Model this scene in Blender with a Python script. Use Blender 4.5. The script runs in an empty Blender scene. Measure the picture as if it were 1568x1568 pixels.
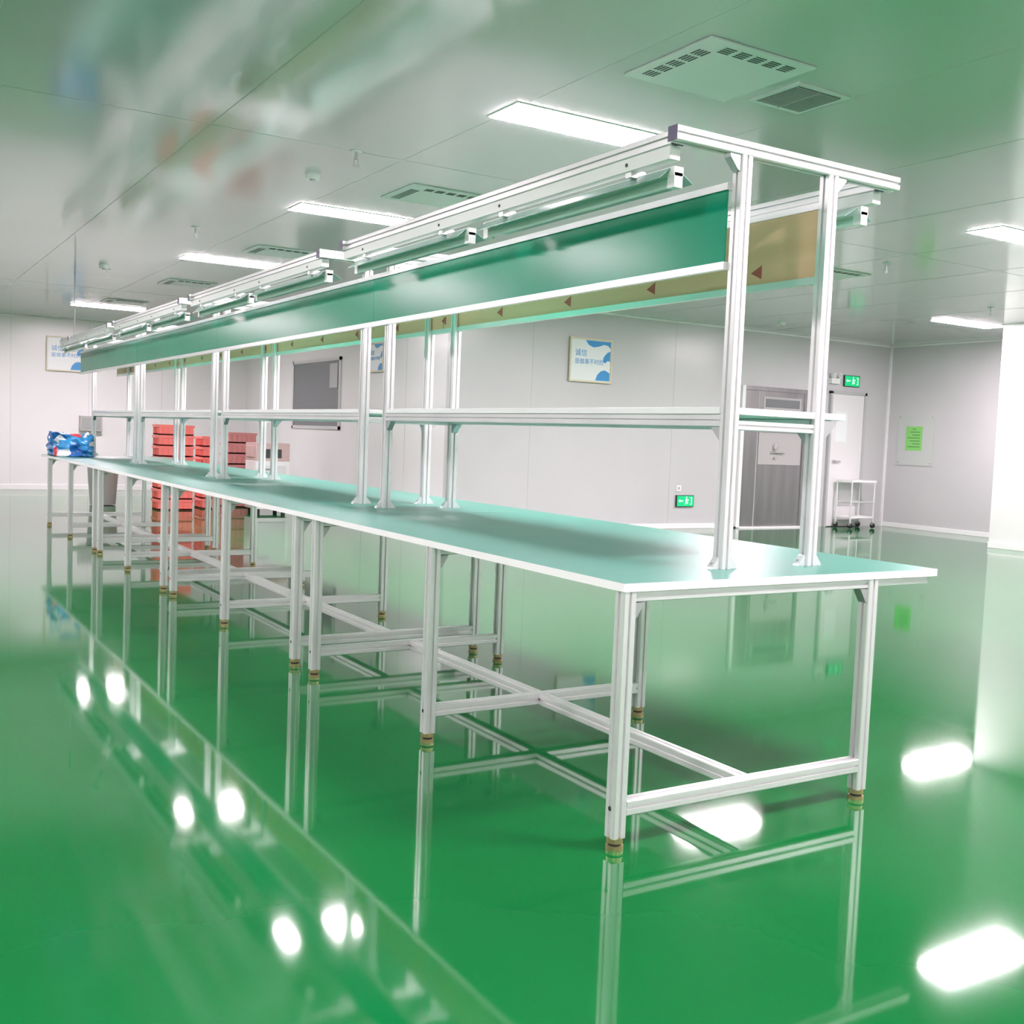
import bpy, bmesh, math, random
from mathutils import Matrix, Vector, noise
random.seed(4)
S=bpy.context.scene
try:
    S.view_settings.view_transform='Standard'
    S.view_settings.look='None'
    S.view_settings.exposure=0.0
except Exception: pass

# ------------------------------------------------------------ materials
def mat(name,col,rough=.5,metal=0.,spec=.5,coat=0.,emit=None,es=0.,alpha=None,trans=0.):
    m=bpy.data.materials.new(name);m.use_nodes=True
    b=m.node_tree.nodes['Principled BSDF']
    b.inputs['Base Color'].default_value=(*col,1)
    b.inputs['Roughness'].default_value=rough
    b.inputs['Metallic'].default_value=metal
    b.inputs['Specular IOR Level'].default_value=spec
    b.inputs['Coat Weight'].default_value=coat
    if coat: b.inputs['Coat Roughness'].default_value=.05
    if emit: 
        b.inputs['Emission Color'].default_value=(*emit,1);b.inputs['Emission Strength'].default_value=es
    if trans: b.inputs['Transmission Weight'].default_value=trans
    return m
def addnoise(m,c1,c2,scale,detail=3,bump=0.,bscale=None,rr=None,stretch=None,fine=None):
    nt=m.node_tree;b=nt.nodes['Principled BSDF']
    tc=nt.nodes.new('ShaderNodeTexCoord');mp=nt.nodes.new('ShaderNodeMapping')
    mp.inputs['Location'].default_value=(.137,.291,.371)
    if stretch: mp.inputs['Scale'].default_value=stretch
    nt.links.new(tc.outputs['Object'],mp.inputs[0])
    n=nt.nodes.new('ShaderNodeTexNoise');n.inputs['Scale'].default_value=scale;n.inputs['Detail'].default_value=detail
    nt.links.new(mp.outputs[0],n.inputs['Vector'])
    r=nt.nodes.new('ShaderNodeValToRGB');r.color_ramp.elements[0].color=(*c1,1);r.color_ramp.elements[1].color=(*c2,1)
    r.color_ramp.elements[0].position=.3;r.color_ramp.elements[1].position=.7
    nt.links.new(n.outputs['Fac'],r.inputs[0]);nt.links.new(r.outputs[0],b.inputs['Base Color'])
    if rr:
        q=nt.nodes.new('ShaderNodeMapRange');q.inputs['To Min'].default_value=rr[0];q.inputs['To Max'].default_value=rr[1]
        nt.links.new(n.outputs['Fac'],q.inputs['Value']);nt.links.new(q.outputs[0],b.inputs['Roughness'])
    if bump:
        n2=nt.nodes.new('ShaderNodeTexNoise');n2.inputs['Scale'].default_value=bscale;n2.inputs['Detail'].default_value=1
        nt.links.new(mp.outputs[0],n2.inputs['Vector'])
        bp=nt.nodes.new('ShaderNodeBump');bp.inputs['Strength'].default_value=1;bp.inputs['Distance'].default_value=bump
        nt.links.new(n2.outputs['Fac'],bp.inputs['Height'])
        nt.links.new(bp.outputs[0],b.inputs['Normal'])
    return m
M_floor=addnoise(mat('green_epoxy',(.01,.3,.1),.04,spec=.58),(.002,.115,.024),(.004,.145,.034),.7,5,rr=(.035,.075))
M_ceil=addnoise(mat('ceiling_steel_panel',(.5,.55,.52),.12,metal=.25,spec=1.0),(.58,.60,.59),(.625,.645,.635),.5,2,bump=.003,bscale=.9,rr=(.09,.15))
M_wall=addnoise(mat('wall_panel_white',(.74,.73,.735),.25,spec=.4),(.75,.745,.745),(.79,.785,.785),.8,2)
M_wallb=addnoise(mat('wall_panel_white_shaded',(.64,.63,.64),.25,spec=.4),(.54,.54,.545),(.58,.58,.585),.8,2)  # weaker light on back and right walls put in as a darker tone
M_trim=mat('white_trim',(.85,.85,.85),.35)
M_seam=mat('seam_grey',(.45,.46,.46),.5)
M_cseam=mat('ceiling_seam',(.42,.44,.43),.4)
M_alu=addnoise(mat('anodised_aluminium',(.82,.83,.84),.28,metal=.55),(.78,.78,.785),(.86,.86,.865),3,2)
M_bracket=mat('bracket_metal',(.5,.51,.52),.35,metal=.7)
M_black=mat('black_plastic',(.02,.02,.02),.4)
M_cap=mat('end_cap_plastic',(.10,.08,.16),.4)
M_brass=mat('brass_foot',(.50,.40,.20),.3,metal=.8)
M_top=addnoise(mat('green_esd_laminate',(.16,.42,.36),.32,spec=.4),(.055,.235,.18),(.068,.26,.20),2,2,rr=(.28,.36))
M_edge=mat('white_edge_band',(.86,.86,.86),.35)
M_panel=addnoise(mat('green_gloss_board',(.01,.27,.19),.22,spec=.2),(.003,.295,.165),(.006,.33,.19),1.5,2,bump=.002,bscale=2.0)
M_tan=addnoise(mat('plywood_back',(.60,.47,.29),.55),(.70,.47,.27),(.82,.58,.36),4,4,stretch=(1,.3,3))
M_red=mat('red_print',(.35,.09,.06),.6)
M_lampw=mat('lamp_housing_white',(.88,.885,.885),.3)
M_refl=mat('lamp_reflector_greenish',(.36,.55,.49),.15,metal=.3)
M_tube=mat('lamp_tube_glass',(.6,.76,.7),.1,spec=.7)
M_light=mat('ceiling_light_emitter',(1,1,1),.5,emit=(1.0,.845,.925),es=168)
M_grille=mat('grille_grey',(.33,.35,.34),.4)
M_dark=mat('slot_dark',(.06,.07,.065),.6)
M_diff=mat('diffuser_plate',(.64,.67,.655),.3)
M_steel=addnoise(mat('door_stainless',(.45,.43,.42),.3,metal=.75),(.28,.275,.275),(.36,.355,.355),1.2,3,stretch=(6,6,.6))
M_door=mat('door_white',(.72,.72,.72),.35)
M_glass=mat('window_dark_glass',(.16,.17,.18),.08,spec=.6)
M_frame=mat('window_frame',(.6,.6,.6),.35,metal=.3)
M_poster=mat('poster_paper',(.78,.82,.82),.35)
M_blue=mat('poster_blue',(.03,.28,.62),.4)
M_pframe=mat('poster_frame_cream',(.66,.61,.45),.35)
M_exit=mat('exit_sign_green',(.0,.35,.12),.4,emit=(0,.65,.25),es=.6)
M_exitw=mat('exit_sign_white',(.7,.9,.8),.4,emit=(.7,1,.8),es=.8)
M_green=mat('notice_green',(.24,.62,.16),.5)
M_clear=mat('acrylic_board',(.54,.57,.55),.12)
M_crate=mat('crate_red',(.92,.20,.17),.4)
M_crate2=mat('crate_dusty_red',(.68,.27,.26),.45)
M_crate3=mat('crate_pink_grey',(.66,.47,.45),.45)
M_chrome=mat('sprinkler_chrome',(.6,.6,.6),.25,metal=.9)
M_mach=mat('cabinet_grey',(.42,.41,.405),.4)

# bag : plastic film in blue with white/red print
M_bag=mat('blue_plastic_bag',(.02,.2,.6),.22,spec=.6)
nt=M_bag.node_tree;v=nt.nodes.new('ShaderNodeTexVoronoi');v.inputs['Scale'].default_value=9
tc=nt.nodes.new('ShaderNodeTexCoord');nt.links.new(tc.outputs['Object'],v.inputs['Vector'])
sp=nt.nodes.new('ShaderNodeSeparateColor');nt.links.new(v.outputs['Color'],sp.inputs[0])
r=nt.nodes.new('ShaderNodeValToRGB');r.color_ramp.interpolation='CONSTANT'
r.color_ramp.elements[0].color=(.01,.12,.42,1);r.color_ramp.elements[1].position=.45;r.color_ramp.elements[1].color=(.03,.28,.62,1)
e=r.color_ramp.elements.new(.88);e.color=(.75,.8,.85,1);e=r.color_ramp.elements.new(.95);e.color=(.6,.05,.08,1)
nt.links.new(sp.outputs[0],r.inputs[0]);nt.links.new(r.outputs[0],nt.nodes['Principled BSDF'].inputs['Base Color'])

# ------------------------------------------------------------ mesh builder
class B:
    def __init__(s): s.v=[];s.f=[];s.m=[];s.mats=[];s.sm=[]
    def mi(s,m):
        if m not in s.mats: s.mats.append(m)
        return s.mats.index(m)
    def add(s,vs,fs,m,sm=False):
        o=len(s.v);s.v+=[tuple(a) for a in vs];k=s.mi(m)
        for f in fs: s.f.append([o+i for i in f]);s.m.append(k);s.sm.append(sm)
    def box(s,x0,x1,y0,y1,z0,z1,m,fm=None):
        vs=[(x0,y0,z0),(x1,y0,z0),(x1,y1,z0),(x0,y1,z0),(x0,y0,z1),(x1,y0,z1),(x1,y1,z1),(x0,y1,z1)]
        fs=[(0,3,2,1),(4,5,6,7),(0,1,5,4),(1,2,6,5),(2,3,7,6),(3,0,4,7)]
        s.add(vs,fs,m)
        if fm:
            for i,mm in fm.items(): s.m[-6+i]=s.mi(mm)
    def prism(s,sec,axis,lo,hi,m,sm=False):
        n=len(sec)
        def P(a,b,t): return {0:(t,a,b),1:(a,t,b),2:(a,b,t)}[axis]
        vs=[P(a,b,lo) for a,b in sec]+[P(a,b,hi) for a,b in sec]
        fs=[(i,(i+1)%n,n+(i+1)%n,n+i) for i in range(n)]
        s.add(vs,fs,m,sm);s.add(vs,[tuple(range(n))[::-1],tuple(range(n,2*n))],m)
    def prof(s,axis,lo,hi,c1,c2,w=.045,h=None,m=None):
        h=h or w;out=[]
        a=.5;g=.10;d=.20;c=.07
        side=[(-a+c,-a),(-g,-a),(-g,-a+d),(g,-a+d),(g,-a),(a-c,-a)]
        for k in range(4):
            for p,q in side:
                for _ in range(k): p,q=-q,p
                out.append((c1+p*w,c2+q*h))
        s.prism(out,axis,lo,hi,m or M_alu)
    def cyl(s,c,r,z0,z1,m,n=20,axis=2,r2=None):
        r2=r if r2 is None else r2
        vs=[]
        for t,rr in ((z0,r),(z1,r2)):
            for i in range(n):
                a=2*math.pi*i/n;p,q=c[0]+rr*math.cos(a),c[1]+rr*math.sin(a)
                vs.append({0:(t,p,q),1:(p,t,q),2:(p,q,t)}[axis])
        s.add(vs,[(i,(i+1)%n,n+(i+1)%n,n+i) for i in range(n)],m,True)
        s.add(vs,[tuple(range(n))[::-1],tuple(range(n,2*n))],m)
    def obj(s,name,parent=None,bevel=0):
        me=bpy.data.meshes.new(name);me.from_pydata(s.v,[],s.f)
        for m in s.mats: me.materials.append(m)
        for p,k,q in zip(me.polygons,s.m,s.sm): p.material_index=k;p.use_smooth=q
        bm=bmesh.new();bm.from_mesh(me);bmesh.ops.recalc_face_normals(bm,faces=bm.faces[:]);bm.to_mesh(me);bm.free()
        o=bpy.data.objects.new(name,me);S.collection.objects.link(o)
        if parent: o.parent=parent
        if bevel:
            b=o.modifiers.new('bevel','BEVEL');b.width=bevel;b.segments=2;b.limit_method='ANGLE'
        return o
def empty(name,loc=(0,0,0)):
    e=bpy.data.objects.new(name,None);S.collection.objects.link(e);e.empty_display_size=.1;return e

# ------------------------------------------------------------ room
H=2.834;WY=11.4;WX=13.93;FY=19.2;SX=6.1;X0=-5.;Y0=-5.
def slab(name,x0,x1,y0,y1,z0,z1,m):
    b=B();b.box(x0,x1,y0,y1,z0,z1,m);return b.obj(name)
slab('floor',X0-.1,WX+.1,Y0-.1,FY+.1,-.1,0,M_floor)
slab('ceiling',X0-.1,WX+.1,Y0-.1,FY+.1,H,H+.1,M_ceil)
slab('wall_far',X0,SX,FY,FY+.1,0,H,M_wall)
slab('wall_side',SX,SX+.1,WY+.1,FY,0,H,M_wall)
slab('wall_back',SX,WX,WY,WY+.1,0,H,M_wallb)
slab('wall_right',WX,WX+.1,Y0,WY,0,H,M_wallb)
slab('wall_left',X0-.1,X0,Y0,FY,0,H,M_wall)
slab('wall_rear',X0,WX,Y0-.1,Y0,0,H,M_wall)
M_col=mat('wall_white_bright',(.80,.80,.795),.3)
slab('wall_partition',12.42,WX,3.0,8.46,0,H,M_col)
def trim(name,*a): 
    b=B();b.box(*a,M_trim);return b.obj(name,bevel=.004)
trim('baseboard_far',X0,SX,FY-.02,FY,0,.09)
trim('baseboard_side',SX-.02,SX,WY,FY,0,.07)
trim('baseboard_back',SX,10.74,WY-.02,WY,0,.07)
trim('baseboard_right',WX-.02,WX,8.46,WY,0,.07)
trim('baseboard_partition',12.40,12.42,3.0,8.46,0,.07)
trim('trim_1',X0,SX,FY-.03,FY,H-.03,H)
trim('trim_2',SX,WX,WY-.03,WY,H-.03,H)
trim('trim_3',WX-.03,WX,8.46,WY,H-.03,H)
trim('trim_4',WX-.035,WX,WY-.035,WY,0,H)
b=B()
for x in (7.25,9.55,): b.box(x,x+.004,WY-.002,WY,.07,H-.03,M_seam)
for x in (-2.6,-1.4,-.2,1.0,2.2,3.4,4.6): b.box(x,x+.004,FY-.002,FY,.09,H-.03,M_seam)
for y in (12.6,13.9,): b.box(SX-.002,SX,y,y+.004,.07,H-.03,M_seam)
for y in (9.3,): b.box(WX-.002,WX,y,y+.004,.07,H-.03,M_seam)
b.obj('trim_5')
b=B()
x=-4.2
while x<13.5:
    b.box(x,x+.004,Y0,(FY if x<SX else WY),H-.001,H,M_cseam);x+=1.18
for y in (1.0,6.1,14.4): b.box(X0,SX if y>WY else WX,y,y+.004,H-.001,H,M_cseam)
b.obj('trim_6')

# ------------------------------------------------------------ assembly bench line
bench=empty('assembly_line_workbench')
XL,XR=1.862,2.875
LY=[2.386,3.566,4.742,5.003,6.185,7.365,7.631,8.781,9.898,10.14,11.42,12.74]
TZ=.77;TE=13.2
fr=B();br=B();ft=B()
for i,y in enumerate(LY):
    for x in (XL,XR):
        fr.prof(2,.035,TZ-.025,x,y)
        ft.cyl((x,y),.026,0,.012,M_brass);ft.cyl((x,y),.020,.012,.02,M_black)
        ft.cyl((x,y),.024,.02,.036,M_brass)
    fr.prof(0,XL+.0225,XR-.0225,y,.12)
    fr.prof(0,XL+.0225,XR-.0225,y,TZ-.025-.015,.03,.03)
    for x,sg in ((XL,1),(XR,-1)):   # corner gussets under the top
        a=x+sg*.0225
        br.prism([(a,TZ-.058),(a+sg*.035,TZ-.056),(a+sg*.008,TZ-.10),(a,TZ-.105)],1,y-.016,y+.016,M_bracket)
    fr.prof(0,XR+.0225,3.16,y,TZ-.025-.013,.026,.026)
for k in range(4):
    a,m,c=LY[3*k:3*k+3]
    fr.prof(1,a+.0225,m-.0225,2.37,.12);fr.prof(1,m+.0225,c-.0225,2.37,.12)
for y in LY: br.cyl((y,.12),.007,XL-.0235,XL-.0200,M_black,12,axis=0)
tops=[(2.36,4.872),(4.876,7.496),(7.50,10.02),(10.024,TE)]
tp=B()
for a,c in tops:
    tp.box(1.835,3.19,a,c,TZ-.024,TZ,M_edge,{1:M_top})
XA,XB=2.387,2.775
FYs=[(2.568,5.14),(5.45,8.02),(8.30,10.72),(10.97,13.14)]
for a,c in FYs:
    for y in (a,c):
        for x in (XA,XB):
            fr.prof(2,TZ+.0005,2.071,x,y)
            for dx in (-1,1):
                p=x+dx*.0225
                br.prism([(p,TZ+.0005),(p+dx*.032,TZ+.0005),(p+dx*.030,TZ+.007),(p+dx*.008,TZ+.034),(p,TZ+.038)],1,y-.013,y+.013,M_alu)
                br.cyl((p+dx*.019,y),.006,TZ+.012,TZ+.022,M_bracket,10)
        fr.prof(0,2.10,3.10,y,2.094,.045)
        for x,sg in ((XA,-1),(XB,1)):
            p=x+sg*.0225
            br.prism([(p,2.071),(p+sg*.045,2.071),(p+sg*.042,2.060),(p+sg*.010,2.025),(p,2.020)],1,y-.015,y+.015,M_bracket)
        fr.prof(0,XA+.0225,XB-.0225,y,1.232,.03)
        br.prism([(XB+.0225,1.262),(XB+.09,1.262),(XB+.085,1.25),(XB+.035,1.20),(XB+.0225,1.195)],1,y-.014,y+.014,M_bracket)
    fr.prof(1,a+.0225,c-.0225,XA,1.245,.04,.04)
    fr.prof(1,a+.0225,c-.0225,XB,1.245,.04,.04)
    for y,sg in ((a,1),(c,-1)):
        p=y+sg*.0225
        for x in (XA,XB):
            br.prism([(p,1.225),(p+sg*.045,1.225),(p+sg*.040,1.215),(p+sg*.008,1.182),(p,1.178)],0,x-.014,x+.014,M_bracket)
sh=B()
for i,(a,c) in enumerate(FYs):
    x0=XA+.0226
    sh.box(x0-.045,x0,a+.023,c-.023,1.266,1.288,M_edge)
    sh.box(x0,XB-.0226,a-.02,c+.02,1.266,1.288,M_edge)
    sh.box(XB-.0226,XB+.0226,a+.023,c-.023,1.266,1.288,M_edge)
    sh.box(XB+.0226,2.90,a-.02,c+.02,1.266,1.288,M_edge)
BE=13.85
segs=[(2.575,5.17),(5.42,8.05),(8.27,10.75),(10.94,BE)]
lamp=B()
for xb,sg in ((2.142,1),(3.055,-1)):
    for a,c in segs:
        fr.prof(1,a+.0225,c,xb,2.094,.045)
        lamp.box(xb-.023,xb+.023,a+.0215,a+.0235,2.071,2.117,M_cap)
        lamp.box(xb-.020,xb+.020,a+.03,c-.02,2.030,2.070,M_lampw)
        L=(c-a)/2
        for j in range(2):
            s0=a+.05+j*L;s1=s0+L-.12
            xc=xb+sg*.035
            lamp.box(xc-.018,xc+.018,s0,s1,1.990,2.018,M_lampw)
            for q in (-1,1):
                wq=.075 if q==sg else .060
                dz=.036
                P=[(xc+q*.018,2.016),(xc+q*wq,2.016-dz),(xc+q*wq,2.014-dz),(xc+q*.018,2.013)]
                lamp.prism(P,1,s0+.02,s1-.02,M_refl)
            lamp.cyl((xc,1.972),.013,s0+.03,s1-.03,M_tube,16,axis=1)
            for e0 in (s0,s1-.035):
                lamp.box(xc-.016,xc+.016,e0,e0+.035,1.955,2.0,M_lampw)
            for e0 in (s0+.18,s1-.2):
                lamp.box(xb-.012,xc+.012,e0,e0+.03,2.012,2.035,M_alu)
                lamp.cyl((e0+.015,2.050),.006,xb-.0225,xb-.0195,M_black,10,axis=0)
for a,c in FYs:
    for y in (a,c): lamp.box(2.098,2.1005,y-.022,y+.022,2.072,2.116,M_cap)
pn=B()
xf=XA-.030
pe=13.85
for (a,c) in ((2.60,5.29),(5.295,8.15),(8.155,10.84),(10.845,pe)):
    pn.box(xf,xf+.006,a,c,1.745,1.972,M_panel)
    pn.box(XB+.001,XB+.007,a,c,1.745,1.972,M_panel,{5:M_tan})
fr2=B()
for x in (xf+.002,XB+.003):
    fr2.box(x-.010,x+.010,2.592,pe,1.722,1.746,M_alu)
    fr2.box(x-.010,x+.010,2.592,pe,1.970,1.992,M_alu)
tri=B()
y=2.86
while y<13.5:
    xx=XB+.0002
    tri.add([(xx,y,1.765),(xx,y+.055,1.790),(xx,y,1.815)],[(0,1,2)],M_red)
    y+=.6
fr.obj('aluminium_profiles',bench);br.obj('brackets',bench);ft.obj('levelling_feet',bench)
tp.obj('tabletops',bench);sh.obj('shelf_boards',bench,bevel=.002);lamp.obj('tube_lamps',bench)
pn.obj('display_boards',bench);fr2.obj('board_rails',bench);tri.obj('printed_arrows',bench)

# bag
bm=bmesh.new();bmesh.ops.create_cube(bm,size=1)
bmesh.ops.subdivide_edges(bm,edges=bm.edges[:],cuts=14,use_grid_fill=True)
for v in bm.verts:
    p=v.co.copy();k=1-.35*max(0,(abs(p.x)*2)**4+(abs(p.y)*2)**4-.8)*(.6 if p.z>0 else .25)
    p.x*=k;p.y*=k
    n=noise.noise(p*5)*.10+noise.noise(p*13)*.05
    p+=v.co.normalized()*n
    v.co=Vector((p.x*.42,p.y*.62,max(0,(p.z+.5)*(.23+.07*noise.noise(Vector((p.x*3,p.y*3,7)))))))
me=bpy.data.meshes.new('blue_plastic_bag');bm.to_mesh(me);bm.free();me.materials.append(M_bag)
for p in me.polygons:p.use_smooth=True
o=bpy.data.objects.new('blue_plastic_bag',me);o.location=(2.07,12.75,TZ+.002);S.collection.objects.link(o)

# ------------------------------------------------------------ ceiling fixtures
def clight(x,y,w=1.0,d=.30):
    e=empty('ceiling_light_panel')
    b=B();b.box(x-w/2,x+w/2,y-d/2,y+d/2,H-.006,H-.0005,M_trim);b.obj('housing',e)
    b=B();b.box(x-w/2+.008,x+w/2-.008,y-d/2+.008,y+d/2-.008,H-.010,H-.0062,M_light);b.obj('diffuser',e)
for x,y in [(3.33,4.83),(3.33,7.86),(3.3,10.95),(3.2,16.6),(7.6,5.05),(7.75,8.2),
            (-1.,4.8),(-1.,7.9),(-1.,11.),(-1,16.6),(3.3,1.2),(7.6,1.2),(-1,1.2),(3.3,-2.4),(7.6,-2.4),(-1,-2.4),(11.,1.2),(11,-2.4),(11,5.05)]:  # panels on this line are unseen, added out of view to brighten the room
    clight(x,y)
clight(12.05,8.72,1.1,.26)
def ffu(x0,x1,y0,y1):
    e=empty('ceiling_air_diffuser');b=B()
    b.box(x0,x1,y0,y1,H-.010,H-.0005,M_diff);b.obj('plate',e,bevel=.003)
    s=B();L=x1-x0
    n=5
    for k in range(n):
        for j in range(4):
            t=x0+.13+(L-.18)*k/n
            yy=y0+.05+j*.018
            s.box(t,t+.06,yy,yy+.009,H-.0115,H-.0101,M_dark)
            t=y0+.13+(y1-y0-.18)*k/n
            xx=x0+.05+j*.018
            s.box(xx,xx+.009,t,t+.06,H-.0115,H-.0101,M_dark)
    s.obj('slots',e)
for a in [(2.99,3.60,3.44,4.03),(3.20,3.80,6.60,7.12),(3.17,3.74,9.72,10.22),(3.10,3.67,12.7,13.25),(7.6,8.2,7.0,7.55),(2.95,3.5,15.4,15.9)]: ffu(*a)
e=empty('ceiling_return_grille');b=B();x0,x1,y0,y1=3.68,4.02,3.62,3.95
b.box(x0,x1,y0,y1,H-.008,H-.0005,M_diff)
b.box(x0+.03,x1-.03,y0+.03,y1-.03,H-.0095,H-.0081,M_dark)
k=y0+.034
while k<y1-.035: b.box(x0+.03,x1-.03,k,k+.006,H-.014,H-.0096,M_grille);k+=.0125
b.box((x0+x1)/2-.004,(x0+x1)/2+.004,y0+.03,y1-.03,H-.015,H-.0096,M_grille)
b.obj('louvres',e)
def sprinkler(x,y):
    e=empty('ceiling_sprinkler');b=B()
    b.cyl((x,y),.035,H-.008,H-.0005,M_trim,24);b.cyl((x,y),.010,H-.05,H-.008,M_chrome,12)
    b.cyl((x-.012,y),.003,H-.085,H-.05,M_chrome,8);b.cyl((x+.012,y),.003,H-.085,H-.05,M_chrome,8)
    b.cyl((x,y),.022,H-.088,H-.085,M_chrome,16);b.obj('head',e)
for x,y in [(2.57,6.09),(2.48,9.27),(2.39,12.5),(7.8,6.5),(10.9,7.6)]: sprinkler(x,y)
def detector(x,y):
    e=empty('smoke_detector');b=B()
    b.cyl((x,y),.05,H-.015,H-.0005,M_trim,24);b.cyl((x,y),.042,H-.04,H-.015,M_trim,24,r2=.05);b.cyl((x,y),.02,H-.048,H-.04,M_seam,16);b.obj('body',e)
for x,y in [(2.57,6.8),(10.5,10.4),(2.3,12.2)]: detector(x,y)
b=B();b.cyl((2.142,13.0),.007,2.117,H,M_seam,8);b.obj('power_cord')

# ------------------------------------------------------------ wall items
def text(s,size,parent,m,mw):
    c=bpy.data.curves.new('lettering','FONT');c.body=s;c.size=size;c.extrude=.0005;c.materials.append(m)
    o=bpy.data.objects.new('lettering',c);S.collection.objects.link(o);o.matrix_world=mw;o.parent=parent;return o
def poster(org,ux,w,h,nrm):
    e=empty('framed_wall_poster');ux=Vector(ux);n=Vector(nrm);org=Vector(org)
    Mx=Matrix.Translation(org)@Matrix(((ux.x,0,n.x,0),(ux.y,0,n.y,0),(0,1,0,0),(0,0,0,1)))
    b=B();t=.022
    b.box(0,w,0,t,0,.02,M_pframe);b.box(0,w,h-t,h,0,.02,M_pframe);b.box(0,t,t,h-t,0,.02,M_pframe);b.box(w-t,w,t,h-t,0,.02,M_pframe)
    o=b.obj('frame',e);o.matrix_world=Mx
    b=B();b.box(t,w-t,t,h-t,.001,.008,M_poster)
    def poly(pts): b.add([(x*w,y*h,.0092) for x,y in pts],[tuple(range(len(pts)))],M_blue)
    poly([(.36,.95),(.43,.85),(.55,.80),(.68,.83),(.80,.88),(.90,.86),(.955,.80),(.955,.95)])
    poly([(.955,.74),(.88,.70),(.80,.60),(.78,.50),(.84,.46),(.90,.52),(.955,.50)])
    poly([(.62,.055),(.66,.18),(.74,.27),(.84,.30),(.955,.24),(.955,.055)])
    o=b.obj('print',e);o.matrix_world=Mx
    text('诚信',h*.17,e,M_blue,Mx@Matrix.Translation((w*.12,h*.60,.0095)))
    text('是做事不时的',h*.135,e,M_blue,Mx@Matrix.Translation((w*.12,h*.42,.0095)))
poster((7.79,WY-.021,1.915),(1,0,0),.67,.565,(0,-1,0))
poster((2.73,FY-.021,1.97),(1,0,0),.60,.57,(0,-1,0))
poster((SX-.021,13.75,1.98),(0,-1,0),.50,.40,(-1,0,0))

b=B();y0,y1,z0,z1=14.76,16.75,1.18,2.25
b.box(SX-.012,SX-.001,y0+.04,y1-.04,z0+.04,z1-.04,M_glass)
for a in ((y0,y1,z0,z0+.05),(y0,y1,z1-.05,z1),(y0,y0+.05,z0,z1),(y1-.05,y1,z0,z1)): b.box(SX-.025,SX,*a,M_frame)
b.box(SX-.02,SX-.011,y0+.12,y0+.42,1.80,2.16,M_seam)
b.obj('window_1')
b=B();x0,x1,t=10.78,12.09,2.04;y=WY
b.box(x0,x0+.06,y-.05,y-.001,0,t,M_trim);b.box(x1-.06,x1,y-.05,y-.001,0,t,M_steel);b.box(x0+.06,x1-.06,y-.05,y-.001,t-.06,t,M_steel)
b.box(x0+.06,x1-.06,y-.035,y-.001,.02,t-.06,M_steel)
b.box(x0+.33,x0+.345,y-.038,y-.034,.02,t-.06,M_seam)
b.box(x0+.42,x1-.12,y-.042,y-.034,1.72,1.90,M_mach);b.box(x0+.46,x1-.16,y-.044,y-.041,1.75,1.87,M_glass)
b.box(x0+.36,x1-.09,y-.045,y-.034,.92,1.38,M_mach)
b.cyl((x0+.68,1.18),.045,y-.08,y-.044,M_chrome,20,axis=1);b.cyl((x0+.68,1.02),.02,y-.08,y-.044,M_chrome,16,axis=1)
b.box(x0+.60,x0+.86,y-.085,y-.07,1.09,1.115,M_chrome)
b.box(x0,x1,y-.12,y-.001,0,.02,M_trim)
b.obj('door_1',bevel=.003)
b=B();x0,x1=12.62,13.32
b.box(x0,x1,y-.04,y-.001,.01,2.02,M_door)
for a in ((x0-.04,x0,0,2.06),(x1,x1+.05,0,2.06),(x0-.04,x1+.05,2.02,2.07)): b.box(a[0],a[1],y-.055,y-.001,a[2],a[3],M_seam)
b.cyl((x0+.08,1.0),.02,y-.08,y-.04,M_chrome,12,axis=1);b.box(x0+.07,x0+.20,y-.09,y-.075,.99,1.01,M_chrome)
b.box(x0+.1,x0+.35,y-.043,y-.039,1.3,1.75,M_poster)
b.obj('door_2',bevel=.003)
def exit_sign(x,z,w=.31,h=.16):
    e=empty('exit_sign');b=B()
    b.box(x-w/2,x+w/2,WY-.03,WY-.001,z-h/2,z+h/2,M_black)
    b.box(x-w/2+.008,x+w/2-.008,WY-.032,WY-.0301,z-h/2+.008,z+h/2-.008,M_exit)
    yy=WY-.0325
    def q(pts): b.add([(x+a*w,yy,z+c*h) for a,c in pts],[tuple(range(len(pts)))],M_exitw)
    q([(.10,.05),(.22,.05),(.20,.12),(.10,.12)]);q([(-.02,-.28),(.03,-.28),(.09,.0),(.03,.0)])
    q([(.04,.28),(.09,.28),(.09,.38),(.04,.38)]);q([(.0,.0),(.08,.0),(.10,.22),(.03,.22)]);q([(.08,-.02),(.16,-.10),(.14,-.25),(.10,-.24)])
    q([(-.36,-.03),(-.12,-.03),(-.12,.05),(-.36,.05)]);q([(-.40,.01),(-.30,.16),(-.30,-.14)])
    q([(.26,-.30),(.38,-.30),(.38,.32),(.26,.32),(.26,.27),(.34,.27),(.34,-.26),(.26,-.26)])
    b.obj('box',e)
exit_sign(9.83,.385);exit_sign(13.04,2.23,.34,.17)
e=empty('emergency_light');b=B()
b.box(12.56,12.74,WY-.06,WY-.001,2.17,2.25,M_trim)
for xx in (12.59,12.71):
    b.cyl((xx,2.29),.035,WY-.09,WY-.03,M_trim,16,axis=1);b.cyl((xx,2.29),.027,WY-.092,WY-.09,M_clear,16,axis=1)
b.obj('lamps',e)
b=B();b.box(9.68,9.76,WY-.012,WY-.001,.52,.60,M_trim);b.box(9.70,9.74,WY-.014,WY-.011,.54,.58,M_seam);b.obj('wall_socket',bevel=.002)
e=empty('notice_board');b=B()
b.box(WX-.012,WX-.001,10.52,11.18,.98,1.76,M_clear);b.box(WX-.0135,WX-.0121,10.72,11.02,1.21,1.58,M_green)
M_print=mat('print_dark',(.1,.3,.08),.5)
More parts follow.
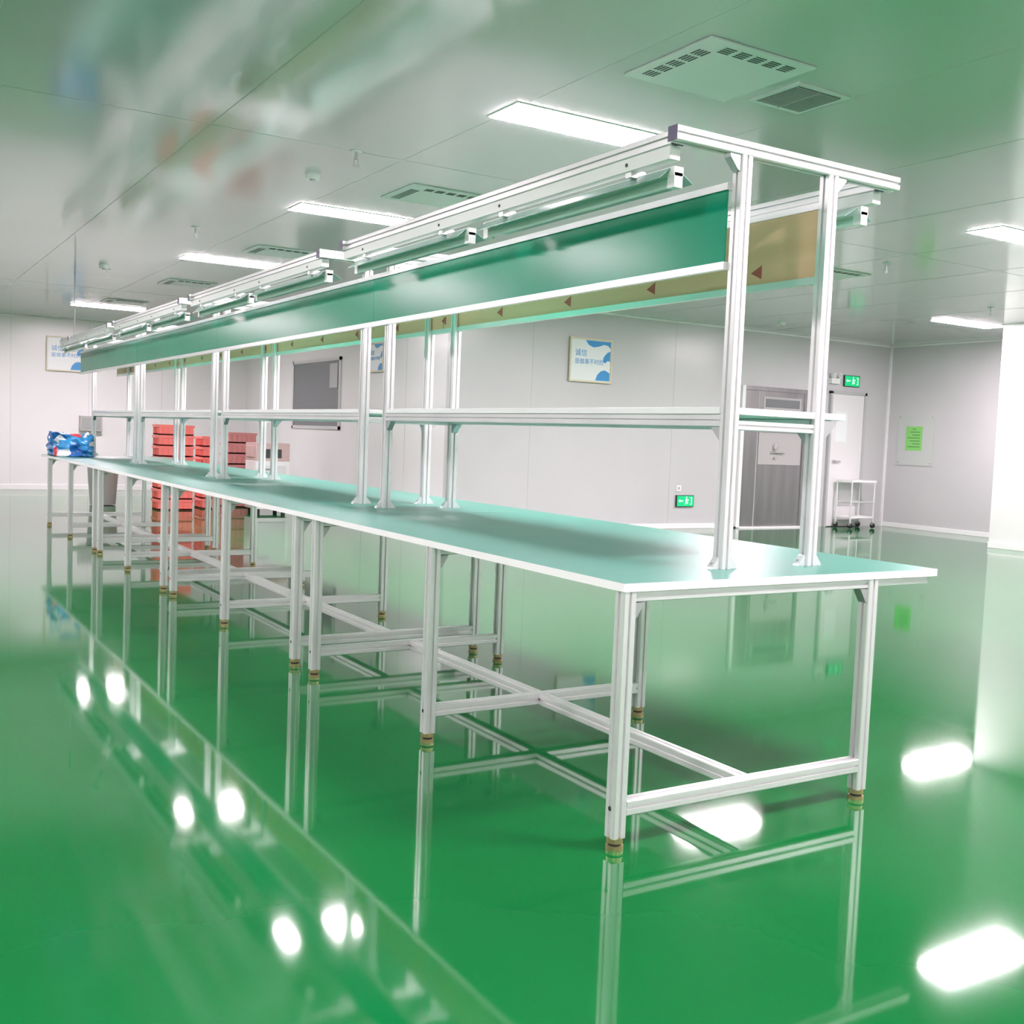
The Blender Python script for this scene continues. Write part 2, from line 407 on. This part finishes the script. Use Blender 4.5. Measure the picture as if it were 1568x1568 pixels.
for i in range(7):
    b.box(WX-.0142,WX-.0136,10.76+(.08 if i==0 else 0),10.98-(.08 if i==0 else .04*(i%3)),1.53-i*.045,1.545-i*.045,M_print)
for yy in (10.56,11.14):
    for zz in (1.02,1.72): b.cyl((yy,zz),.01,WX-.018,WX-.012,M_chrome,12,axis=0)
b.obj('panel',e)
b=B();b.box(WX-.02,WX-.001,8.62,8.86,.25,.95,M_trim)
for i in range(12): b.box(WX-.024,WX-.0201,8.65,8.83,.30+i*.05,.325+i*.05,M_grille)
b.obj('wall_vent')
b=B();b.box(3.25,3.60,FY-.12,FY-.001,1.0,1.25,M_mach);b.box(3.28,3.57,FY-.125,FY-.12,1.03,1.22,M_grille);b.obj('wall_control_box',bevel=.004)

e=empty('utility_trolley');b=B();x0,x1,y0,y1=12.75,13.25,11.0,11.28
for x in (x0,x1):
    for y in (y0,y1):
        b.cyl((x,y),.014,.09,.72,M_alu,12);b.cyl((y,.045),.04,x-.012,x+.012,M_black,16,axis=0);b.box(x-.016,x+.016,y-.02,y+.02,.05,.095,M_bracket)
b.box(x0-.02,x1+.02,y0-.02,y1+.02,.70,.73,M_edge);b.box(x0-.01,x1+.01,y0-.01,y1+.01,.16,.18,M_edge)
for y in (y0,y1): b.cyl((y,.40),.010,x0,x1,M_alu,10,axis=0)
b.obj('cart',e)

def crates(name,x,y,w,d,n,h,m,rot=0):
    e=empty(name)
    for k in range(n):
        z=k*h;b=B();t=.02
        b.box(x,x+w,y,y+d,z+.002,z+.02,m)
        for a in ((x,x+w,y,y+t),(x,x+w,y+d-t,y+d),(x,x+t,y+t,y+d-t),(x+w-t,x+w,y+t,y+d-t)): b.box(*a,z+.003,z+h-.002,m)
        for a in ((x-.012,x+w+.012,y-.012,y+t),(x-.012,x+w+.012,y+d-t,y+d+.012),(x-.012,x+t,y+t,y+d-t),(x+w-t,x+w+.012,y+t,y+d-t)): b.box(*a,z+h-.035,z+h-.003,m)
        q=x+.05
        while q<x+w-.03: b.box(q,q+.012,y-.010,y,z+.02,z+h-.04,m);q+=.07
        q=y+.05
        while q<y+d-.03: b.box(x-.010,x,q,q+.012,z+.02,z+h-.04,m);q+=.07
        b.obj('crate_%d'%(k+1),e)
crates('stacked_plastic_crates',3.52,14.8,.46,.34,8,.145,M_crate)
crates('stacked_plastic_crates',4.17,15.0,.16,.40,7,.145,M_crate)
crates('stacked_plastic_crates',4.62,15.3,.40,.38,7,.155,M_crate2)
e=empty('equipment_cabinet');b=B();x0,x1,y0,y1=4.66,5.14,14.2,14.65
b.box(x0,x1,y0,y1,.72,.96,M_crate3);b.box(x0,x1,y0,y1,.06,.718,M_trim)
b.box(x0+.05,x1-.05,y0-.012,y0,.12,.66,M_door);b.box(x0+.05,x0+.2,y0-.03,y0-.012,.60,.615,M_chrome)
b.box(x0-.012,x0,y0+.05,y1-.05,.76,.92,M_crate3);b.box(x0+.12,x1-.12,y0-.014,y0,.76,.88,M_dark)
for x in (x0+.06,x1-.06):
    for y in (y0+.06,y1-.06): b.cyl((x,y),.03,0,.06,M_black,12)
b.obj('body',e,bevel=.006)
e=empty('waste_bin');b=B();b.cyl((3.0,15.8),.17,.01,.55,M_grille,24,r2=.21);b.cyl((3.0,15.8),.22,.55,.60,M_dark,24,r2=.19);b.obj('bin',e)

# ------------------------------------------------------------ world + camera
w=bpy.data.worlds.new('world');S.world=w;w.use_nodes=True
w.node_tree.nodes['Background'].inputs[0].default_value=(.9,.95,1,1);w.node_tree.nodes['Background'].inputs[1].default_value=.5
cd=bpy.data.cameras.new('camera');cam=bpy.data.objects.new('camera',cd);S.collection.objects.link(cam);S.camera=cam
cd.sensor_width=36;cd.lens=1643/1568*36;cd.clip_start=.05
R=Matrix(((.85168,-.52259,.03923),(.00274,.0793,.99685),(-.52406,-.84889,.06897)))
cam.matrix_world=Matrix.Translation((0,0,1.164))@R.transposed().to_4x4()
